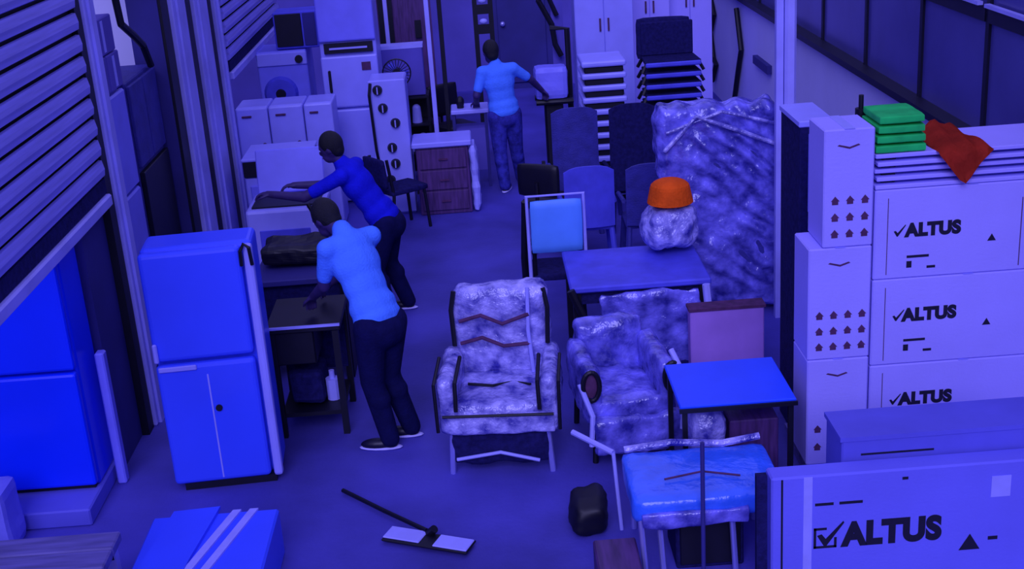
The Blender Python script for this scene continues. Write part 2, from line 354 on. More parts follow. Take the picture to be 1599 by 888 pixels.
# knobbed cooker on end
t = thing('gas_cooker', 'white cooker stood on end with a column of black knobs', 'cooker', (-1.01, 13.75, 0))
B().span((-0.20, 0, 0), (0.20, 0.45, 1.5), 0.015).build('body', 'enamel', t)
B().span((-0.20, -0.02, 0.02), (0.2, 0.0, 1.5), 0.008).build('control_panel', 'enamel', t)
for x, z in ((-0.10, 1.40), (-0.06, 1.20), (0.06, 1.03), (0.0, 0.76), (0.02, 0.58), (-0.05, 0.4)):
    k = B().cyl((x, -0.02, z), (x, -0.06, z), 0.055, 0.045, 14).build('knob', 'black', t)
    B().box((0.014, 0.012, 0.08), (x, -0.065, z), 0.003).build('pointer', 'rail', k)
B().tube([(-0.17, -0.03, 1.48), (-0.19, -0.07, 1.36), (-0.17, -0.07, 0.75), (-0.16, -0.03, 0.62)], 0.016).build('rail_handle', 'black', t)
# rack and grey carton
t = thing('wire_rack', 'dark wire rack of pale parts behind the brown chest', 'rack', (-0.88, 15.0, 0))
for x in (-0.25, 0.25):
    for y in (0.0, 0.4): B().span((x - 0.015, y - 0.015, 0), (x + 0.015, y + 0.015, 1.05)).build('post', 'black', t)
for z in (0.35, 0.7, 1.03): B().span((-0.26, -0.02, z), (0.26, 0.42, z + 0.02)).build('shelf', 'black', t)
B().span((-0.25, 0.40, 0.05), (0.25, 0.42, 1.0)).build('back_panel', 'black', t)
for i, (x, z) in enumerate(((-0.12, 0.72), (0.1, 0.72), (-0.02, 0.37), (0.15, 0.37))):
    q = B(); q.cyl((0, 0, 0), (0, 0, 0.16), 0.06, 0.05); q.ball((0, 0, 0.17), 0.05)
    o = q.build('canister', 'tape'); o.location = (-0.88 + x, 15.1, z + 0.003)
    tag(o, ['pale canister on the upper rack shelf, left one', 'pale canister on the upper rack shelf, right one', 'pale canister on the lower rack shelf, left one', 'pale canister on the lower rack shelf, right one'][i], 'canister', 'canisters on the wire rack')
t = thing('television_carton', 'grey violet flat carton standing on the dark wire rack', 'carton', (-0.95, 15.05, 1.055))
B().span((-0.32, 0, 0), (0.30, 0.2, 0.58), 0.008).build('body', 'wallp', t)
B().span((-0.33, -0.005, 0.56), (0.31, 0.21, 0.60)).build('lid', 'tape', t)
t = thing('table_fan', 'dark table fan in front of the grey violet flat carton', 'fan', (-0.94, 14.6, 0))
B().cyl((0, 0, 0), (0, 0, 0.04), 0.16, 0.12, 20).build('base', 'black', t)
B().cyl((0, 0, 0.04), (0, 0, 1.35), 0.02).build('stand', 'black', t)
q = B()
for k in range(24):
    a = 2 * math.pi * k / 24
    q.cyl((0, -0.05, 1.42), (0.16 * math.cos(a), -0.03, 1.42 + 0.16 * math.sin(a)), 0.004, n=5)
q.tube([(0.16 * math.cos(2 * math.pi * k / 24), -0.03, 1.42 + 0.16 * math.sin(2 * math.pi * k / 24)) for k in range(25)], 0.008)
q.build('guard', 'black', t)
for k in range(3):
    a = 2 * math.pi * k / 3
    B().box((0.12, 0.01, 0.07), (0.07 * math.cos(a), -0.02, 1.42 + 0.07 * math.sin(a)), 0.003, (0.4, -a, 0)).build('blade', 'wickerl', t)
B().cyl((0, 0.08, 1.42), (0, -0.05, 1.42), 0.05).build('motor', 'black', t)
for i, (x, y) in enumerate(((-0.53, 14.3), (-0.40, 14.7))):
    tag(B().span((x - 0.025, y - 0.025, 0), (x + 0.025, y + 0.025, 2.9), 0.004).build('steel_post', ['rail', 'black'][i]), ['pale slim steel post rising behind the brown chest', 'black slim steel post rising behind the brown chest'][i], 'post')
t = thing('coat_rack', 'black slatted rack hanging far behind the head of the man in the aisle', 'rack', (0.1, 16.5, 0))
for x in (-0.1, 0.1): B().span((x - 0.03, -0.02, 0.0), (x + 0.03, 0.02, 2.4)).build('post', 'black', t)
for z in (1.5, 1.75, 2.0, 2.25): B().span((-0.07, -0.015, z), (0.07, 0.015, z + 0.12)).build('slat', 'black', t)
for z in (1.66, 1.92): B().ball((0.0, -0.01, z), (0.05, 0.03, 0.035)).build('knob', 'tape', t)
t = thing('partition_screen', 'brown violet screen with black uprights above the grey violet flat carton', 'screen', (-0.98, 16.6, 0))
B().span((-0.30, 0, 0), (0.42, 0.03, 2.6)).build('panel', 'brown', t)
for x, z in ((-0.36, 1.4), (-0.22, 1.4), (-0.1, 1.4)): B().span((x - 0.03, -0.05, 0), (x + 0.03, 0.0, 2.6)).build('upright', 'black', t)
B().span((-0.18, -0.06, 0.0), (-0.13, -0.01, 2.6)).build('upright', 'rail', t)
B().span((0.20, -0.04, 1.5), (0.28, 0.0, 1.72)).build('box_switch', 'black', t)
# brown chest
t = thing('chest_of_drawers', 'brown chest of drawers with pale top by the aisle', 'chest', (-0.455, 13.6, 0))
B().span((-0.30, 0, 0.0), (0.27, 0.42, 0.76), 0.01).build('body', 'brown', t)
for k in range(3):
    dr = B().span((-0.27, -0.02, 0.05 + k * 0.235), (0.24, 0.0, 0.265 + k * 0.235), 0.006).build('drawer', 'brown', t)
    B().span((-0.06, -0.04, 0.15 + k * 0.235), (0.04, -0.02, 0.165 + k * 0.235)).build('handle', 'inkr', dr)
B().span((-0.34, -0.04, 0.76), (0.31, 0.46, 0.82), 0.012).build('top', 'enamel', t)
q = B().crumple((0.285, -0.03, 0.02), (0.34, 0.3, 0.75), 10, 0.02, 9)
q.build('torn_film', 'tape', t)

def small_chair(t, frame, seatm, h=0.9, w=0.44, back=(0.5, 0.9), backm=None, arms=False, legr=0.018):
    """chair facing -Y, base centre at the root"""
    a = w / 2
    for x in (-a + 0.02, a - 0.02):
        B().tube([(x * 1.08, -0.22, 0), (x, -0.19, 0.43)], legr).build('leg', frame, t)
        B().tube([(x * 1.08, 0.25, 0), (x, 0.19, 0.43), (x * 0.98, 0.24, h - 0.03)], legr).build('leg', frame, t)
        if arms: B().tube([(x * 1.1, -0.19, 0.42), (x * 1.15, -0.2, 0.62), (x * 1.15, 0.05, 0.66), (x * 1.02, 0.22, 0.64)], legr * 1.1).build('armrest', frame, t)
    B().crumple((-a, -0.23, 0.42), (a, 0.22, 0.48), 6, 0.004, 6, 0, 0.02).build('seat', seatm, t, smooth=True)
    q = B().crumple((-a, -0.02, back[0]), (a, 0.03, back[1]), 6, 0.004, 6, 0, 0.02)
    o = q.build('backrest', backm or seatm, t, smooth=True); o.location = (0, 0.225, 0); o.rotation_euler = (-0.08, 0, 0)
t = thing('dining_chair', 'small dark chair beside the brown chest in front of the knobbed cooker', 'chair', (-0.93, 13.2, 0), 2.2)
small_chair(t, 'black', 'navy', 0.85, 0.38, (0.52, 0.83))

def office_chair(t, m='black', h=1.0):
    for k in range(5):
        a = 2 * math.pi * k / 5
        B().cyl((0, 0, 0.1), (0.26 * math.cos(a), 0.26 * math.sin(a), 0.06), 0.022, 0.016, 8).build('leg', m, t)
        B().ball((0.27 * math.cos(a), 0.27 * math.sin(a), 0.03), 0.03).build('caster', m, t)
    B().cyl((0, 0, 0.08), (0, 0, 0.45), 0.025).build('gas_lift', m, t)
    B().crumple((-0.23, -0.23, 0.45), (0.23, 0.22, 0.54), 6, 0.006, 6, 0, 0.03).build('seat', m, t, smooth=True)
    B().crumple((-0.22, 0.2, 0.6), (0.22, 0.27, h), 6, 0.006, 6, 0, 0.03).build('backrest', m, t, smooth=True)
    B().tube([(0, 0.1, 0.45), (0, 0.28, 0.5), (0, 0.28, 0.75)], 0.02).build('spine', m, t)
t = thing('office_chair', 'black office chair beyond the slim posts left of the aisle', 'chair', (-0.36, 15.75, 0), 0.6); office_chair(t)
t = thing('office_chair', 'dark swivel chair base upturned behind the pale cyan chair', 'chair', (0.61, 12.12, 0), 2.6); office_chair(t, 'black', 0.92)
t = thing('side_table', 'small white topped table left of the man in the aisle', 'table', (-0.165, 14.8, 0))
B().span((-0.2, -0.2, 0.88), (0.24, 0.2, 0.93), 0.01).build('top', 'tape', t)
for x in (-0.17, 0.2):
    for y in (-0.16, 0.16): B().span((x - 0.018, y - 0.018, 0), (x + 0.018, y + 0.018, 0.88)).build('leg', 'walld', t)
B().span((-0.17, -0.15, 0.2), (0.2, 0.15, 0.7)).build('cabinet_box', 'wallp', t)
tag(B().ball((-0.25, 14.75, 1.0), (0.05, 0.05, 0.07)).cyl((-0.25, 14.75, 0.931), (-0.25, 14.75, 0.98), 0.04).build('pot', 'black'), 'small black pot on the white topped side table', 'pot')

# dark work table by the near man
t = thing('work_table', 'black work table between the pale blue refrigerator and the bending man', 'table', (-1.33, 8.55, 0))
B().span((-0.28, -0.3, 0.80), (0.24, 0.32, 0.84), 0.006).build('top', 'black', t)
B().span((-0.28, -0.31, 0.835), (0.24, -0.29, 0.85)).build('edge_strip', 'tape', t)
for x in (-0.24, 0.2):
    for y in (-0.26, 0.28): B().span((x - 0.022, y - 0.022, 0), (x + 0.022, y + 0.022, 0.8)).build('leg', 'black', t)
B().span((-0.24, 0.24, 0.3), (0.2, 0.27, 0.8)).build('back_panel', 'navy', t)
B().span((-0.24, -0.27, 0.55), (0.05, 0.2, 0.8), 0.01).build('drawer_case', 'black', t)
for z in (0.15,): B().span((-0.24, -0.26, z), (0.2, 0.28, z + 0.03)).build('shelf', 'black', t)
tag(B().crumple((-1.51, 8.38, 0.2), (-1.27, 8.7, 0.45), 6, 0.02).build('dark_bag', 'navy'), 'dark bag on the lower shelf of the black work table', 'bag')
tag(B().cyl((-1.22, 8.5, 0.182), (-1.22, 8.5, 0.34), 0.05).cyl((-1.22, 8.5, 0.34), (-1.22, 8.5, 0.40), 0.02).build('bottle', 'tape'), 'pale bottle on the lower shelf of the black work table', 'bottle')
t = thing('desk', 'long dark desk behind the bending man, violet top', 'desk', (-1.55, 9.7, 0))
B().span((-0.3, -0.45, 0.80), (0.42, 0.35, 0.85), 0.008).build('top', 'walld', t)
B().span((-0.28, -0.43, 0.0), (-0.24, 0.33, 0.8)).build('side_panel', 'black', t)
B().span((0.36, -0.43, 0.0), (0.40, 0.33, 0.8)).build('side_panel', 'black', t)
B().span((-0.24, -0.40, 0.2), (0.36, -0.37, 0.8)).build('front_panel', 'navy', t)
tag(B().crumple((-1.8, 9.5, 0.88), (-1.3, 9.9, 1.02), 8, 0.03).build('tool_bag', 'black'), 'black slumped tool bag on the long dark desk', 'bag')

# ------------------------------------------------------------ right middle: chairs
def stack(n, x, y, m, w, pitch, z0, labelf, grp, rim):
    """nested chairs: the lowest on full legs, the next ones on the short stretch of leg that shows, the topmost with its backrest clear"""
    a = w / 2; proto = None
    for k in range(n):
        z = z0 if k == 0 else z0 + 0.435 + (k - 1) * pitch
        if k == 0 or k == 1 or k == n - 1:
            L = 0.40 if k == 0 else pitch - 0.037
            t = thing('stacking_chair', labelf(k), 'chair', (x, y, z), 0, grp)
            B().prism([(-a, -0.24), (a, -0.24), (a * 0.95, 0.2), (-a * 0.95, 0.2)], 0.035, 2, L).build('seat', m, t)
            B().span((-a, -0.27, L - 0.02), (a, -0.241, L + 0.03), 0.012).build('front_rim', rim, t)
            for sx in (-1, 1):
                for yy_ in (-0.2, 0.17): B().cyl((sx * (a + 0.03), yy_ * 1.15, 0), (sx * (a - 0.012), yy_, L - 0.001), 0.02, n=6).build('leg', 'black', t)
            if k == n - 1: B().span((-a * 0.95, 0.17, L + 0.035), (a * 0.95, 0.2, L + 0.40), 0.01).build('backrest', m, t)
            else: B().span((-a * 0.95, 0.201, L), (a * 0.95, 0.23, L + 0.033), 0.01).build('backrest', m, t)
            if k == 1: proto = t
        else: t = dup(proto, (x, y, z), None, labelf(k))
ordn = ['lowest', 'second', 'third', 'fourth', 'fifth', 'sixth', 'seventh', 'eighth', 'ninth', 'topmost']
def lab(kind, n):
    def f(k):
        p = 'topmost' if k == n - 1 else ordn[k] + (' from below' if k else '')
        return '%s plastic chair, %s in its stack' % (kind, p)
    return f
for k in range(12):
    z = k * 0.13
    if k == 0:
        t = tray = thing('white_tray', '', 'tray', (1.33, 13.9, 0), 0, 'stacked white trays')
        B().span((-0.21, -0.26, 0), (0.21, 0.26, 0.065), 0.01).build('base', 'black', t)  # black base paints the dark gap between stacked rims
        B().span((-0.24, -0.29, 0.065), (0.24, 0.29, 0.128), 0.02, 2).build('rim', 'enamel', t)
    else: t = dup(tray, (1.33, 13.9, z))
    t['label'] = ('topmost' if k == 11 else ['lowest', 'second', 'third', 'fourth', 'fifth', 'sixth', 'seventh', 'eighth', 'ninth', 'tenth', 'eleventh', 'twelfth'][k]) + (' from the floor' if 0 < k < 11 else '') + ' white tray in the stack between trolley and dark chairs'
stack(9, 2.08, 13.9, 'navy', 0.60, 0.118, 0.12, lab('dark blue', 9), 'dark stacked chairs', 'wickerl')
tag(B().span((1.78, 13.62, 0), (2.38, 14.2, 0.118)).build('pallet_board', 'black'), 'low black board under the dark chair stack', 'board')
tag(B().crumple((1.75, 14.105, 1.45), (2.35, 14.20, 1.90), 6, 0.01).build('cover_sheet', 'navy'), 'navy sheet hung over the top of the dark chair stack', 'sheet')
def plastic_chair(t, m, w=0.46, h=0.98):
    a = w / 2
    for sx in (-1, 1):
        B().cyl((sx * a, -0.24, 0), (sx * (a - 0.03), -0.2, 0.42), 0.028, n=8).build('leg', m, t)
        B().cyl((sx * a, 0.26, 0), (sx * (a - 0.03), 0.2, 0.42), 0.028, n=8).build('leg', m, t)
        B().tube([(sx * a, -0.22, 0.42), (sx * (a + 0.02), -0.2, 0.64), (sx * (a + 0.01), 0.15, 0.66)], 0.022).build('armrest', m, t)
    B().crumple((-a, -0.24, 0.40), (a, 0.22, 0.45), 6, 0.003, 6, 0, 0.02).build('seat', m, t, smooth=True)
    q = B()
    n = 8
    for i in range(n):
        x0 = -a + w * i / n; x1 = -a + w * (i + 1) / n
        y0 = 0.22 + 0.04 * (1 - (2 * i / n - 1) ** 2); y1 = 0.22 + 0.04 * (1 - (2 * (i + 1) / n - 1) ** 2)
        z0 = h - 0.06 * abs(2 * i / n - 1) ** 3; z1 = h - 0.06 * abs(2 * (i + 1) / n - 1) ** 3
        v = [q.bm.verts.new(p) for p in ((x0, y0, 0.45), (x1, y1, 0.45), (x1, y1 + 0.06, z1), (x0, y0 + 0.06, z0), (x0, y0 + 0.025, 0.45), (x1, y1 + 0.025, 0.45), (x1, y1 + 0.085, z1), (x0, y0 + 0.085, z0))]
        for f in ((0, 1, 2, 3), (7, 6, 5, 4), (0, 4, 5, 1), (2, 6, 7, 3), (1, 5, 6, 2), (0, 3, 7, 4)): q.bm.faces.new([v[j] for j in f])
    bmesh.ops.remove_doubles(q.bm, verts=q.bm.verts, dist=1e-5)
    q.build('backrest', m, t)
P = math.pi
for x, y, m, lb, h in ((0.9, 12.75, 'wickerd', 'dark grey plastic armchair seen from behind before the white tray stack', 1.34), (1.47, 12.7, 'navy', 'navy plastic armchair with high back before the dark chair stack', 1.35),
                       (0.92, 11.55, 'wickerl', 'mid blue plastic armchair seen from behind, right of the pale cyan chair', 1.05), (1.48, 11.5, 'wickerd', 'dark grey armchair squeezed between the blue armchair and the wrapped mattress', 1.05)):
    t = thing('plastic_armchair', lb, 'chair', (x, y, 0), P); plastic_chair(t, m, 0.46, h)
t = thing('padded_chair', 'pale cyan padded chair with dark legs in mid aisle', 'chair', (0.53, 10.2, 0), P)
small_chair(t, 'black', 'navy', 1.1, 0.42, (0.70, 1.15), 'cyanb')
B().tube([(-0.23, -0.26, 0.45), (-0.23, -0.26, 1.17), (0.23, -0.26, 1.17), (0.23, -0.26, 0.45)], 0.016).build('back_frame', 'tape', t)
for o in t.children:
    if o.name.startswith('back_frame'): o.location = (0, 0.52, 0)
B().tube([(0.26, -0.1, 0.02), (0.27, 0.1, 0.6), (0.24, 0.22, 1.12)], 0.03).build('dark_strut', 'black', t)
# trolley
t = thing('hand_trolley', 'tall brown framed trolley holding a pale bin by the man in the aisle', 'trolley', (0.84, 14.96, 0))
B().tube([(0.22, 0.1, 0.1), (0.22, 0.12, 1.0), (0.22, 0.16, 1.7), (0.02, 0.16, 1.72)], 0.035).build('handle_frame', 'black', t)
B().tube([(-0.2, -0.1, 0.9), (0.22, -0.1, 0.9), (0.22, 0.2, 0.9), (-0.2, 0.2, 0.9)], 0.035).build('frame', 'black', t)
B().crumple((-0.2, -0.12, 0.93), (0.18, 0.2, 1.3), 6, 0.01, 6).build('bin', 'enamel2', t)
B().span((-0.1, -0.05, 0.06), (0.12, 0.15, 0.9), 0.02).build('column', 'black', t)
for x in (-0.15, 0.18): B().cyl((x - 0.02, 0.05, 0.08), (x + 0.02, 0.05, 0.08), 0.08, n=16).build('wheel', 'black', t)
tag(B().tube([(0.85, 16.2, 2.3), (0.8, 16.2, 1.9), (0.95, 16.2, 1.6), (0.98, 16.2, 1.35), (1.05, 16.2, 1.2)], 0.035).tube([(1.0, 16.25, 2.3), (0.92, 16.25, 1.95), (1.02, 16.25, 1.7)], 0.03).build('hose', 'black'), 'thick black hose hanging behind the tall trolley', 'hose')
tag(B().span((0.95, 16.3, 0), (1.10, 16.4, 2.6)).build('hanging_board', 'wallp'), 'narrow violet board behind the black hose', 'board')
# wardrobes far right
for i, (x0, x1, y, h, m) in enumerate(((1.18, 1.88, 15.4, 2.6, 'enamel'), (1.98, 2.5, 16.6, 2.6, 'carton'), (2.52, 3.1, 16.9, 2.4, 'carton'))):
    t = thing('wardrobe', ['white wardrobe behind the white tray stack', 'white wardrobe behind the dark chair stack', 'white wardrobe nearest the right wall at the back'][i], 'wardrobe', ((x0 + x1) / 2, y, 0), 0, 'wardrobes at the back right')
    wd = x1 - x0
    B().span((-wd / 2, 0.02, 0), (wd / 2, 0.5, h), 0.01).build('body', m, t)
    for sx in (-1, 1):
        dd = B().span((min(0, sx * wd / 2) + 0.004, 0, 0.05), (max(0, sx * wd / 2) - 0.004, 0.02, h - 0.03), 0.004).build('door', m, t)
        B().span((sx * 0.05 - 0.01, -0.02, 1.6), (sx * 0.05 + 0.01, 0, 1.75)).build('handle', 'inkr', dd)
for i, pts in enumerate((((3.46, 19.1, 1.5), (3.46, 18.7, 1.2), (3.46, 19.0, 0.9), (3.46, 18.8, 0.55), (3.46, 18.6, 0.5), (3.46, 18.9, 0.2)), ((3.46, 17.1, 1.5), (3.46, 16.8, 1.0), (3.46, 17.0, 0.7), (3.46, 17.3, 0.2)))):
    tag(B().tube(pts, 0.035).build('wall_cable', 'black'), ['thick black cable kinked on the far right wall', 'straighter black cable on the right wall nearer the pale column'][i], 'cable')
t = tag(B().span((3.44, 15.2, 0.97), (3.5, 16.0, 1.07)).build('wall_bracket', 'walld'), 'dark flat bracket on the white right wall', 'bracket')

# wrapped mattress
t = thing('wrapped_mattress', 'large mattress on end wrapped in wrinkled film, right of the aisle', 'mattress', (1.89, 10.1, 0))
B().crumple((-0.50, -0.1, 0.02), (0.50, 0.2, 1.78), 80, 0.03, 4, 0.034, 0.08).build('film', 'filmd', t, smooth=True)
B().tube([(-0.46, -0.13, 1.45), (-0.2, -0.15, 1.72), (0.1, -0.15, 1.6), (0.44, -0.13, 1.45)], 0.018).build('film_fold', 'film', t)
B().tube([(-0.44, -0.13, 1.6), (0.0, -0.16, 1.75), (0.44, -0.13, 1.62)], 0.014).build('film_fold', 'film', t)
B().crumple((-0.42, -0.08, 0.04), (0.40, 0.18, 1.72), 4, 0.0, 4, 0, 0.05).build('core', 'wickerd', t)
# bundle and red cap
tag(B().crumple((1.19, 9.42, 0.785), (1.61, 9.75, 1.12), 16, 0.05, 5, 0, 0.12).build('wrapped_bundle', 'film', smooth=True), 'white bundle in crumpled film under the orange red basin', 'bundle')
q = B(); q.cyl((1.41, 9.58, 1.15), (1.41, 9.58, 1.27), 0.18, 0.155, 28); q.ball((1.41, 9.58, 1.268), (0.155, 0.155, 0.07), u=28, v=10)
tag(q.build('upturned_basin', 'red'), 'orange red upturned basin on top of the film bundle', 'basin')
# wrapped table
t = thing('wrapped_table', 'table draped in clear film behind the wrapped armchairs', 'table', (1.05, 9.25, 0))
B().span((-0.5, -0.38, 0.70), (0.55, 0.5, 0.75), 0.012).build('top', 'wickerl', t)
B().span((-0.46, -0.33, 0.60), (0.5, 0.46, 0.70)).build('apron', 'navy', t)
for x in (-0.45, 0.49):
    for y in (-0.32, 0.44): B().span((x - 0.03, y - 0.03, 0), (x + 0.03, y + 0.03, 0.7)).build('leg', 'black', t)
B().crumple((-0.28, -0.42, 0.12), (0.45, -0.37, 0.69), 18, 0.03, 7, 0.008, 0.02).build('film_drape', 'filmd', t, smooth=True)
B().tube([(-0.5, -0.4, 0.74), (-0.40, -0.42, 0.5), (-0.32, -0.44, 0.2)], 0.03).build('film_edge', 'black', t)
B().tube([(0.5, -0.42, 0.72), (0.52, -0.44, 0.45), (0.40, -0.47, 0.2)], 0.03).build('film_roll', 'tape', t)

# wrapped armchairs
def armchair(t, w, m, legs='chrome', backh=1.1, seat=0.45):
    a = w / 2
    B().crumple((-a + 0.07, 0.33, seat - 0.05), (a - 0.07, 0.5, backh), 14, 0.03, 7, 0.005, 0.06).build('backrest', m, t, smooth=True)
    B().crumple((-a + 0.1, -0.22, seat - 0.12), (a - 0.1, 0.36, seat + 0.05), 14, 0.025, 7, 0.005, 0.05).build('seat', m, t, smooth=True)
    for sx in (-1, 1):
        B().crumple((sx * a - (0.12 if sx > 0 else 0), -0.24, 0.3), (sx * a + (0.12 if sx < 0 else 0), 0.4, 0.68), 10, 0.02, 7, 0.004, 0.05).build('armrest', m, t, smooth=True)
    B().crumple((-a + 0.03, -0.25, 0.30), (a - 0.03, -0.18, 0.44), 10, 0.012, 8, 0, 0.02).build('front_rail', m, t, smooth=True)
    B().crumple((-a + 0.08, -0.21, 0.07), (a - 0.08, -0.16, 0.32), 10, 0.02, 8, 0.004, 0.02).build('skirt', 'navy', t, smooth=True)
    B().tube([(-a + 0.1, -0.24, 0.12), (0, -0.25, 0.15 + 0.02), (a - 0.14, -0.24, 0.10)], 0.012).build('stretcher', 'tape', t)
    for sx in (-1, 1):
        B().tube([(sx * (a - 0.06), -0.2, 0), (sx * (a - 0.08), -0.19, 0.34)], 0.02).build('leg', legs, t)
        B().tube([(sx * (a - 0.06), 0.42, 0), (sx * (a - 0.08), 0.4, 0.4)], 0.02).build('leg', legs, t)
t = thing('wrapped_armchair', 'armchair wrapped in crumpled white film in centre foreground', 'armchair', (-0.02, 7.72, 0), -0.1)
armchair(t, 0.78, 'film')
for z, d_ in ((0.88, 0.0), (0.72, 0.05)):
    B().tube([(-0.27, 0.29, z), (-0.12, 0.26, z + 0.05), (0.02, 0.27, z - 0.02), (0.2, 0.28, z + 0.04 - d_)], 0.014).build('film_tie', 'inkr', t)
B().tube([(0.2, 0.3, 1.1), (0.19, 0.28, 0.8), (0.21, 0.28, 0.5)], 0.014).build('film_edge', 'tape', t)
for sx in (-1, 1):  # added black tubes draw dark rims and creases for contrast
    B().tube([(sx * 0.315, 0.3, 0.70), (sx * 0.325, 0.32, 0.95), (sx * 0.30, 0.34, 1.08)], 0.016).build('dark_rim', 'black', t)
    B().tube([(sx * 0.27, -0.25, 0.47), (sx * 0.265, -0.24, 0.66), (sx * 0.262, 0.1, 0.70)], 0.014).build('dark_rim', 'black', t)
    B().tube([(sx * 0.395, -0.26, 0.33), (sx * 0.40, -0.255, 0.66), (sx * 0.40, 0.1, 0.70)], 0.012).build('dark_rim', 'black', t)
B().tube([(-0.36, -0.265, 0.44), (0.0, -0.275, 0.445), (0.36, -0.265, 0.44)], 0.010).build('dark_rim', 'black', t)
B().tube([(-0.22, 0.1, 0.505), (-0.05, 0.05, 0.51), (0.08, 0.12, 0.50), (0.2, 0.06, 0.505)], 0.010).build('dark_rim', 'black', t)
t = thing('wrapped_armchair', 'film wrapped armchair with dark oval arm openings, right of the front one', 'armchair', (0.80, 7.78, 0), 0.12)
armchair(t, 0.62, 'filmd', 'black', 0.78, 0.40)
for sx in (-1, 1):
    q = B(); pts = [(sx * 0.27 + 0.055 * math.cos(2 * P * k / 20), -0.27, 0.58 + 0.10 * math.sin(2 * P * k / 20)) for k in range(21)]
    q.tube(pts, 0.016); q.build('arm_loop', 'black', t)
    B().ball((sx * 0.27, -0.25, 0.58), (0.045, 0.012, 0.09)).build('arm_opening', 'inkr', t)
B().tube([(0.30, -0.36, 0.25), (0.33, -0.34, 0.6), (0.28, -0.2, 0.74)], 0.02).build('film_roll', 'tape', t)
B().tube([(-0.3, -0.35, 0.2), (-0.28, -0.33, 0.4), (-0.34, -0.25, 0.6)], 0.018).build('film_roll', 'tape', t)
B().crumple((-0.27, -0.36, 0.12), (0.3, -0.28, 0.36), 10, 0.03, 8, 0.006, 0.02).build('film_drape', 'filmd', t, smooth=True)

# cardboard carton behind
t = thing('cardboard_box', 'plain brown cardboard box leaning by the wrapped mattress', 'box', (1.66, 8.6, 0))
B().span((-0.27, 0, 0), (0.27, 0.12, 0.60), 0.008).build('body', 'pinkc', t)
B().span((-0.28, -0.01, 0.60), (0.28, 0.13, 0.62)).build('lid', 'inkr', t)
# blue table
t = thing('side_table', 'bright blue square table with thin black legs beside the carton stack', 'table', (1.38, 7.13, 0))
B().span((-0.35, -0.32, 0.69), (0.34, 0.31, 0.715), 0.006).build('top', 'bluetop', t)
B().span((-0.355, -0.335, 0.675), (0.345, -0.32, 0.70)).build('edge', 'black', t)
for x in (-0.32, 0.31):
    for y in (-0.3, 0.28): B().span((x - 0.015, y - 0.015, 0), (x + 0.015, y + 0.015, 0.69)).build('leg', 'black', t)
B().span((0.1, 0.26, 0.15), (0.29, 0.28, 0.67)).build('back_panel', 'brown', t)
tag(B().crumple((1.12, 6.95, 0), (1.34, 7.2, 0.58), 8, 0.03, 7, 0, 0.06).build('wrapped_parcel', 'film', smooth=True), 'crumpled pale parcel under the bright blue table', 'parcel')
tag(B().span((1.36, 7.0, 0), (1.66, 7.3, 0.5), 0.008).build('cardboard_box', 'brown'), 'dark brown box under the bright blue table', 'box')
# blue seat
t = thing('wrapped_stool', 'bright blue film covered wide stool in front of the blue table', 'stool', (1.06, 6.42, 0))
B().crumple((-0.40, -0.30, 0.36), (0.44, 0.30, 0.50), 12, 0.012, 6, 0, 0.04).build('seat', 'bluecush', t, smooth=True)
B().crumple((-0.36, -0.335, 0.34), (0.22, -0.30, 0.43), 10, 0.015, 8, 0, 0.015).build('film_skirt', 'filmd', t, smooth=True)
B().tube([(-0.38, 0.3, 0.51), (-0.1, 0.31, 0.53), (0.2, 0.30, 0.505), (0.42, 0.31, 0.53)], 0.022).build('film_roll', 'film', t)
B().tube([(-0.2, -0.1, 0.515), (0.02, -0.05, 0.52), (0.22, -0.12, 0.515)], 0.006).build('seam', 'inkr', t)
for x in (-0.34, -0.24, 0.16):
    B().tube([(x, -0.28, 0), (x - 0.02, -0.28, 0.38)], 0.017).build('leg', 'chrome', t)
for x in (-0.34, 0.38):
    B().tube([(x, 0.27, 0), (x, 0.26, 0.38)], 0.017).build('leg', 'chrome', t)
t = thing('drawer_unit', 'dark drawer unit beneath the blue film covered stool', 'drawer unit', (1.1, 6.36, 0))
B().span((-0.2, -0.15, 0), (0.18, 0.2, 0.32), 0.01).build('body', 'navy', t)
B().span((-0.18, -0.165, 0.03), (0.16, -0.15, 0.30), 0.006).build('drawer', 'black', t)
tag(B().span((0.44, 5.8, 0), (0.68, 6.28, 0.19), 0.01).build('shoe_box', 'brown'), 'low dark brown box on the floor left of the stool legs', 'box')
tag(B().crumple((0.36, 6.6, 0), (0.56, 6.95, 0.2), 8, 0.03, 6, 0, 0.06).build('shadow_lump', 'black', smooth=True), 'black lump added for dark chair legs and their shadow between armchair and stool', 'bag')  # added black lump stands in for dark chair legs and their shadow
tag(B().tube([(0.40, 6.98, 0.52), (0.62, 6.75, 0.48)], 0.018).tube([(0.62, 6.75, 0.48), (0.645, 6.68, 0.0)], 0.012).build('steel_rod', 'tape'), 'bent pale steel rod between the wrapped armchair and blue stool', 'rod')
tag(B().cyl((1.02, 6.03, 0), (1.03, 6.06, 0.86), 0.012).build('thin_rod', 'walld'), 'thin dark upright rod in front of the blue stool', 'rod')

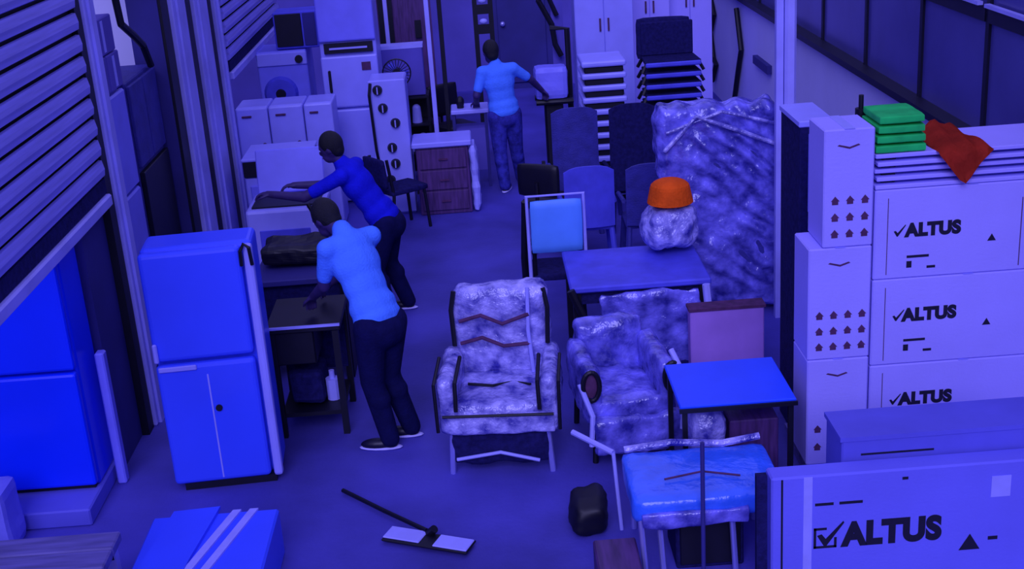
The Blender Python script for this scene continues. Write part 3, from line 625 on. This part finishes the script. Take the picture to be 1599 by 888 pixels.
# ------------------------------------------------------------ cartons, right
def carton(t, w, d, h, m, tape=True):
    B().span((-w / 2, 0, 0), (w / 2, d, h), 0.008).build('body', m, t)
    if tape: B().span((-0.03, -0.002, h - 0.0), (0.03, d, h + 0.002)).build('tape', 'tape', t)
def tick(t, x, z, s, y, m='ink', boxed=True):
    q = B()
    if boxed:
        e = s * 0.09
        q.span((x, y - 0.0015, z), (x + s * 0.8, y, z + e)); q.span((x, y - 0.0015, z), (x + e, y, z + s * 0.8)); q.span((x, y - 0.0015, z + s * 0.8 - e), (x + s * 0.45, y, z + s * 0.8)); q.span((x + s * 0.8 - e, y - 0.0015, z), (x + s * 0.8, y, z + s * 0.4))
    q.prism([(x + s * 0.12, z + s * 0.5), (x + s * 0.28, z + s * 0.55), (x + s * 0.42, z + s * 0.36), (x + s * 1.02, z + s * 1.02), (x + s * 1.05, z + s * 0.95), (x + s * 0.44, z + s * 0.08), (x + s * 0.36, z + s * 0.08)], -0.002, 1, y)
    q.build('tick_mark', m, t)
def tri(t, x, z, s, y, m='ink'):
    B().prism([(x, z), (x + s, z), (x + s / 2, z + s * 0.85)], -0.002, 1, y).build('triangle_mark', m, t)
# narrow carton column with rows of little marks
nl = ['lowest narrow white carton in the column left of the wide cartons', 'middle narrow white carton with three rows of brown marks', 'topmost narrow white carton with three rows of brown marks']
for i, (z, x0) in enumerate(((0.16, 1.83), (0.862, 1.83), (1.564, 1.91))):
    wdt = 2.20 - x0
    t = thing('narrow_carton', nl[i], 'carton', ((2.20 + x0) / 2, 7.0, z), 0, 'narrow cartons beside the wide ones')
    carton(t, wdt, 0.34, 0.70, 'carton')
    rows = 3 if i else 2
    for r in range(rows):
        for c in range(4 if i == 1 else 3):
            if i == 0 and c > 0: continue
            x = (-wdt / 2 + 0.05) + c * (wdt - 0.1) / (3.2 if i == 1 else 2.2)
            z2 = 0.06 + r * 0.10 if i else 0.1 + 0.12 * r
            q = B().prism([(x, z2), (x + 0.036, z2), (x + 0.036, z2 + 0.02), (x + 0.044, z2 + 0.02), (x + 0.018, z2 + 0.05), (x - 0.006, z2 + 0.02), (x, z2 + 0.02)], -0.002, 1, 0.0)
            q.build('print_mark', 'inkr', t)
    B().prism([(-0.07, 0.605), (0.0, 0.585), (0.06, 0.605), (0.05, 0.612), (0.0, 0.596), (-0.06, 0.612)], -0.002, 1, 0).build('print_mark', 'inkr', t)
tl = thing('pallet', 'low wooden pallet under the carton stacks', 'pallet', (2.62, 7.0, 0))
for k in range(6): B().span((-0.78, 0.02 + k * 0.1, 0.12), (0.80, 0.10 + k * 0.1, 0.158)).build('plank', 'plank', tl)
for x in (-0.7, 0.0, 0.7): B().span((x - 0.05, 0.02, 0), (x + 0.05, 0.6, 0.12)).build('block', 'plank', tl)
wl = ['lowest wide lettered carton, half hidden behind the plain blue grey box', 'middle wide lettered carton of the stack of three', 'topmost wide lettered carton, under the striped boards']
for i, (z, h) in enumerate(((0.16, 0.635), (0.797, 0.545), (1.344, 0.545))):
    t = thing('wide_carton', wl[i], 'carton', (2.775, 7.0, z), 0, 'wide lettered cartons')
    carton(t, 1.13, 0.52, h, 'carton')
    zt = h - (0.29 if i == 2 else 0.27)
    tick(t, -0.45 if i < 2 else -0.46, zt, 0.075, 0, 'ink', False)
    words('ALTUS', 0.105, 'ink', t, (-0.38, -0.001, zt + 0.005), bold=0.007, sx=0.98)
    tri(t, 0.04 + 0.06, zt - 0.06, 0.05, 0)
    B().span((-0.49, -0.002, 0.03), (-0.486, 0, h - 0.05)).build('print_line', 'inkr', t)
    if i: 
        for a, b, c, e in ((-0.37, -0.24, -0.13, -0.115), (-0.37, -0.34, -0.19, -0.15), (-0.25, -0.20, -0.2, -0.185)): B().span((a, -0.002, zt + c), (b, 0, zt + e)).build('print_line', 'ink', t)
    if i == 2:
        B().span((0.29, -0.002, 0.03), (0.295, 0, h - 0.1)).build('print_line', 'inkr', t)
        B().span((0.36, -0.002, 0.1), (0.38, 0, 0.13)).build('print_mark', 'ink', t)
# striped boards on top, green sheets and red cloth
for k in range(5):
    o = B().span((2.21 + 0.01 * (k % 2), 7.0 + 0.012 * (k % 3), 1.893 + k * 0.045), (3.34 - 0.01 * k, 7.5, 1.893 + k * 0.045 + 0.024), 0.004).build('flat_board', 'carton')
    sp = [(2.3, 7.1), (3.2, 7.1), (2.3, 7.4), (3.2, 7.4)]
    tag(o, '%s pale flat board in the striped pile on the wide cartons' % ordn[k] if k < 4 else 'uppermost pale flat board in the striped pile on the wide cartons', 'board', 'striped flat boards')
    if k < 4:
        for x, y in sp[:2] + sp[2:]: B().span((x - 0.04, y - 0.04, 0), (x + 0.04, y + 0.04, 0.0205)).build('spacer', 'black', o).location = (0, 0, 1.9175 + k * 0.045)
for k in range(4):
    o = B().crumple((2.21 + 0.006 * k, 7.02, 2.099 + k * 0.056), (2.50 - 0.004 * k, 7.35, 2.099 + k * 0.056 + 0.046), 5, 0.003, 9, 0, 0.012).build('folded_sheet', 'green')
    tag(o, '%s folded green sheet on the striped boards' % ['lowest', 'second lowest', 'second highest', 'highest'][k], 'sheet', 'folded green sheets')
q = B()
# red cloth draped over the edge with a pointed corner
g = []
nx, ny = 10, 10
for i in range(nx + 1):
    row = []
    for j in range(ny + 1):
        u = i / nx; v = j / ny
        x = 2.52 + 0.30 * u + (v) * 0.04
        L = 0.02 + 0.19 * (1 - abs(2 * u - 0.95))
        s = v * (0.42 + L)
        if s < 0.42: y = 7.38 - s; z = 2.11 + 0.07 * math.sin(u * 3.1) * (1 - v) + 0.015 * math.sin(u * 17 + v * 6)
        else: y = 6.955 - 0.01 * math.sin(u * 14); z = 2.11 - (s - 0.42)
        row.append((x, y, z))
    g.append(row)
va = [[q.bm.verts.new(p) for p in r] for r in g]
for i in range(nx):
    for j in range(ny): q.bm.faces.new((va[i][j], va[i + 1][j], va[i + 1][j + 1], va[i][j + 1]))
bmesh.ops.solidify(q.bm, geom=q.bm.faces[:], thickness=0.008)
tag(q.build('red_cloth', 'redd', smooth=True), 'red cloth with pointed corner draped over the striped boards', 'cloth')
tag(B().cyl((2.24, 7.42, 2.09), (2.24, 7.42, 2.28), 0.035).cyl((2.24, 7.42, 2.28), (2.24, 7.42, 2.36), 0.015).build('bottle', 'black'), 'small black bottle behind the green sheets', 'bottle')
# tall narrow cabinet behind the narrow carton column; navy body paints the shadowed gap
t = thing('tall_cabinet', 'tall narrow cabinet with shade painted into its dark body and pale top between mattress and narrow cartons', 'cabinet', (2.02, 7.62, 0))
B().span((-0.09, 0, 0), (0.11, 0.5, 2.14), 0.006).build('body', 'navy', t)
B().span((-0.1, -0.01, 2.14), (0.12, 0.51, 2.18), 0.006).build('top', 'enamel', t)
B().span((-0.04, -0.012, 1.6), (0.10, 0.0, 2.1), 0.004).build('door', 'enamel2', t)
# front carton
t = thing('wide_carton', 'big lettered carton at the lower right corner with large tick', 'carton', (1.93, 5.72, 0))
B().span((-0.61, 0, 0), (0.75, 0.13, 0.80), 0.01).build('body', 'carton2', t)
B().span((-0.445, -0.003, 0.0), (-0.40, 0, 0.795)).build('tape', 'tape', t)
B().span((-0.56, -0.002, 0.0), (-0.55, 0, 0.79)).build('print_line', 'ink', t)
tick(t, -0.39, 0.375, 0.15, 0)
words('ALTUS', 0.182, 'ink', t, (-0.235, -0.001, 0.385), bold=0.011, sx=0.90)
tri(t, 0.37, 0.30, 0.11, 0)
for a, b in ((-0.385, -0.29), (-0.26, -0.14)): B().span((a, -0.002, 0.625), (b, 0, 0.64)).build('print_line', 'ink', t)
B().span((0.06, -0.002, 0.74), (0.09, 0, 0.755)).build('print_mark', 'ink', t)
B().span((0.52, -0.002, 0.35), (0.57, 0, 0.37)).build('print_mark', 'ink', t)
B().span((0.52, -0.003, 0.60), (0.62, 0, 0.72)).build('paper_label', 'tape', t)
tag(B().span((1.245, 5.72, 0.0), (1.30, 5.76, 0.82)).build('shadow_strip', 'navy'), 'dark strip added as the shadow edge at the left end of the big front carton', 'board')  # dark panel added where the carton's left edge is in shadow
t = thing('grey_box', 'plain blue grey box right behind the big front carton', 'box', (2.2, 5.87, 0.0))
B().span((-0.48, 0, 0), (0.6, 0.30, 0.92), 0.008).build('body', 'greybox', t)
B().span((-0.49, -0.006, 0.90), (0.61, 0.31, 0.925)).build('lid', 'greybox', t)
B().span((-0.38, -0.003, 0.815), (0.0, 0, 0.825)).build('print_line', 'ink', t)

# ------------------------------------------------------------ people
def remesh(b, name, m, parent, vox, smooth=5):
    bmesh.ops.recalc_face_normals(b.bm, faces=b.bm.faces)
    me = bpy.data.meshes.new('t'); b.bm.to_mesh(me); b.bm.free()
    o = bpy.data.objects.new('t', me); C.objects.link(o)
    r = o.modifiers.new('r', 'REMESH'); r.mode = 'VOXEL'; r.voxel_size = vox
    s = o.modifiers.new('s', 'SMOOTH'); s.iterations = smooth; s.factor = 0.5
    bpy.context.view_layer.update()
    out = bpy.data.meshes.new_from_object(o.evaluated_get(bpy.context.evaluated_depsgraph_get()))
    bpy.data.objects.remove(o)
    out.name = name; out.materials.clear()
    for p in out.polygons: p.use_smooth = True
    return link(name, out, m, parent)
def frame_of(d, side):
    z = d.normalized(); x = (side - z * side.dot(z)).normalized(); y = z.cross(x)
    return Matrix((x, y, z)).transposed()
def person(label, root, J, face, look, top, skin, topm, legm, sleeves='short', shoes=True, toe=None, curl=0.5):
    """J: joints in world space; face: heading of the body; look: heading of the head"""
    t = thing('person', label, 'person', root)
    V = {k: Vector(v) - Vector(root) for k, v in J.items()}
    F = Vector(face).normalized(); side = (V['shr'] - V['shl']).normalized()
    hip = (V['hil'] + V['hir']) / 2; neck = V['neck']; sp = neck - hip
    def torso(q, e):
        R = frame_of(sp, side)
        for f, r in ((0.06, (0.165, 0.118, 0.12)), (0.2, (0.16, 0.115, 0.15)), (0.42, (0.15, 0.11, 0.16)), (0.65, (0.175, 0.12, 0.17)), (0.82, (0.175, 0.11, 0.11))):
            q.ball(hip + sp * f, [x + e for x in r], R)
        q.capsule(V['shl'], V['shr'], 0.062 + e, 0.062 + e)
    def arm(q, s, e, frac=1.0):
        a, b, c = V['sh' + s], V['el' + s], V['wr' + s]
        q.capsule(a, b if frac >= 1 else a.lerp(b, frac), 0.055 + e, 0.045 + e)
        if frac > 1: q.capsule(b, b.lerp(c, frac - 1), 0.043 + e, 0.032 + e)
    def leg(q, s, e):
        a, b, c = V['hi' + s], V['kn' + s], V['an' + s]
        q.capsule(a, b, 0.088 + e, 0.058 + e); q.capsule(b, c, 0.056 + e, 0.042 + e)
        q.ball(b.lerp(c, 0.3) - F * 0.015, (0.055 + e, 0.055 + e, 0.09))
    q = B(); torso(q, -0.012); up = V['head'] - neck
    q.capsule(neck - sp.normalized() * 0.05, V['head'] - up.normalized() * 0.03, 0.058, 0.052)
    lk = Vector(look).normalized(); hs = lk.cross(Vector((0, 0, 1))).normalized()
    hu = hs.cross(lk); HR = Matrix((hs, lk, hu)).transposed()
    def hp(x, y, z): return V['head'] + HR @ Vector((x, y, z))
    q.ball(hp(0, -0.01, 0.02), (0.082, 0.102, 0.112), HR, 20, 14); q.ball(hp(0, 0.035, -0.055), (0.056, 0.058, 0.062), HR)
    q.ball(hp(0, 0.092, -0.012), (0.014, 0.022, 0.026), HR); q.ball(hp(0, 0.078, 0.03), (0.05, 0.016, 0.012), HR); q.ball(hp(0, 0.084, -0.055), (0.025, 0.012, 0.012), HR)
    for sx in (-1, 1): q.ball(hp(sx * 0.078, -0.005, 0.0), (0.012, 0.022, 0.032), HR)
    for s in 'lr':
        arm(q, s, -0.006 if sleeves == 'long' else 0.0, 2.0); leg(q, s, -0.012)
        el, wr = V['el' + s], V['wr' + s]; d_ = (wr - el).normalized()
        lat = (Vector((0, 0, 1)).cross(d_)).normalized(); nrm = d_.cross(lat)
        R = Matrix((lat, nrm, d_)).transposed()
        def h(x, y, z): return wr + R @ Vector((x, y, z))
        q.ball(h(0, 0, 0.045), (0.042, 0.018, 0.055), R); q.capsule(h(0, 0, -0.01), h(0, 0, 0.03), 0.03, 0.03)
        for k, (x, L) in enumerate(((-0.032, 0.068), (-0.011, 0.08), (0.011, 0.076), (0.031, 0.058))):
            a = h(x, 0, 0.085); b = h(x * 1.15, -0.02 * curl * 2, 0.085 + L * 0.5); c = h(x * 1.15, -0.06 * curl * 2, 0.085 + L * 0.8)
            q.capsule(a, b, 0.0105, 0.0098); q.capsule(b, c, 0.0098, 0.0085)
        sg = 1 if s == 'l' else -1
        q.capsule(h(sg * 0.03, -0.005, 0.025), h(sg * 0.062, -0.02, 0.06), 0.014, 0.012); q.capsule(h(sg * 0.062, -0.02, 0.06), h(sg * 0.064, -0.035, 0.092), 0.012, 0.0095)
        td = Vector((toe or face)).normalized(); an = V['an' + s]
        q.capsule(an + Vector((0, 0, -0.02)), an + td * 0.12 + Vector((0, 0, -0.045)), 0.036, 0.028)
    remesh(q, 'body', skin, t, 0.0085, 4)
    q = B(); torso(q, 0.012)
    q.ball(hip + sp * 0.08, (0.184, 0.142, 0.09), frame_of(sp, side)); q.ball(hip + sp * 0.2, (0.18, 0.136, 0.12), frame_of(sp, side))
    for s in 'lr': arm(q, s, 0.012, 0.75 if sleeves == 'short' else 1.92)
    q.capsule(neck - sp.normalized() * 0.07, neck + up.normalized() * 0.01, 0.095, 0.07)
    remesh(q, 'shirt', topm, t, 0.012, 16)
    q = B()
    for s in 'lr': leg(q, s, 0.026)
    q.ball(hip - sp * 0.06, (0.182, 0.138, 0.13), frame_of(sp, side)); q.capsule(V['hil'], V['hir'], 0.11, 0.11)
    remesh(q, 'trousers', legm, t, 0.012, 10)
    for s in 'lr':
        td = Vector((toe or face)).normalized(); an = V['an' + s]; z0 = an.z - 0.075
        ls = td.cross(Vector((0, 0, 1))); R = Matrix((ls, td, Vector((0, 0, 1)))).transposed()
        q = B()
        b0 = Vector((an.x, an.y, max(z0, 0)))
        q.ball(b0 + td * 0.09 + Vector((0, 0, 0.035)), (0.046, 0.125, 0.042), R); q.ball(b0 + Vector((0, 0, 0.055)), (0.045, 0.06, 0.058), R)
        sh = remesh(q, 'shoe', 'shoe', t, 0.01, 4)
        q = B(); q.ball(b0 + td * 0.07 + Vector((0, 0, 0.012)), (0.05, 0.155, 0.016), R); q.build('sole', 'sole', sh, smooth=True)
    q = B()
    q.ball(hp(0, -0.022, 0.035), (0.091, 0.105, 0.114), HR, 20, 14); q.ball(hp(0, -0.05, -0.02), (0.074, 0.065, 0.075), HR)
    remesh(q, 'hair', 'hair', t, 0.01, 3)
    for sx in (-1, 1): B().ball(hp(sx * 0.03, 0.083, 0.012), (0.012, 0.007, 0.007), HR).build('eye', 'eye', t)
    B().ball(hp(0, 0.095, -0.058), (0.02, 0.005, 0.004), HR).build('mouth', 'inkr', t)
    return t
person('man in pale cyan shirt bending over the black work table', (-0.78, 8.05, 0), dict(
    hil=(-0.86, 7.98, 0.90), hir=(-0.72, 8.10, 0.90), neck=(-1.00, 8.30, 1.50), head=(-1.12, 8.42, 1.55), shl=(-1.10, 8.15, 1.42), shr=(-0.82, 8.38, 1.42),
    ell=(-1.16, 8.22, 1.14), wrl=(-1.26, 8.40, 1.01), elr=(-0.95, 8.62, 1.16), wrr=(-1.17, 8.70, 1.00),
    knl=(-0.88, 8.00, 0.50), knr=(-0.78, 8.14, 0.50), anl=(-0.80, 7.99, 0.075), anr=(-0.66, 8.16, 0.075)), (-0.75, 0.65, 0), (-0.75, 0.5, -0.5), None, 'skin', 'cyan', 'trous', 'short', toe=(-0.93, 0.1, 0))
person('man in royal blue top reaching left over the open washing machine', (-0.92, 10.6, 0), dict(
    hil=(-0.90, 10.48, 0.86), hir=(-0.86, 10.66, 0.86), neck=(-1.22, 10.6, 1.40), head=(-1.30, 10.6, 1.53), shl=(-1.22, 10.44, 1.32), shr=(-1.12, 10.78, 1.33),
    ell=(-1.55, 10.46, 1.16), wrl=(-1.84, 10.56, 1.18), elr=(-1.40, 10.86, 1.15), wrr=(-1.66, 10.88, 1.16),
    knl=(-1.02, 10.46, 0.47), knr=(-0.92, 10.70, 0.47), anl=(-0.92, 10.46, 0.075), anr=(-0.78, 10.72, 0.075)), (-0.97, 0.15, 0), (-0.9, 0.15, -0.3), None, 'skin', 'shirtb', 'trous', 'short')
person('man in pale cyan shirt standing far down the aisle, back turned', (0.28, 14.45, 0), dict(
    hil=(0.17, 14.42, 0.88), hir=(0.34, 14.46, 0.88), neck=(0.19, 14.45, 1.46), head=(0.14, 14.48, 1.59), shl=(0.03, 14.40, 1.39), shr=(0.38, 14.46, 1.40),
    ell=(-0.05, 14.36, 1.14), wrl=(-0.06, 14.60, 1.02), elr=(0.58, 14.56, 1.24), wrr=(0.70, 14.72, 1.08),
    knl=(0.17, 14.40, 0.48), knr=(0.36, 14.52, 0.48), anl=(0.20, 14.33, 0.075), anr=(0.40, 14.66, 0.075)), (0.1, 1, 0), (-0.4, 0.9, -0.2), None, 'skin', 'cyan', 'jeans', 'short', toe=(0.25, -0.0 + 0.9, 0))
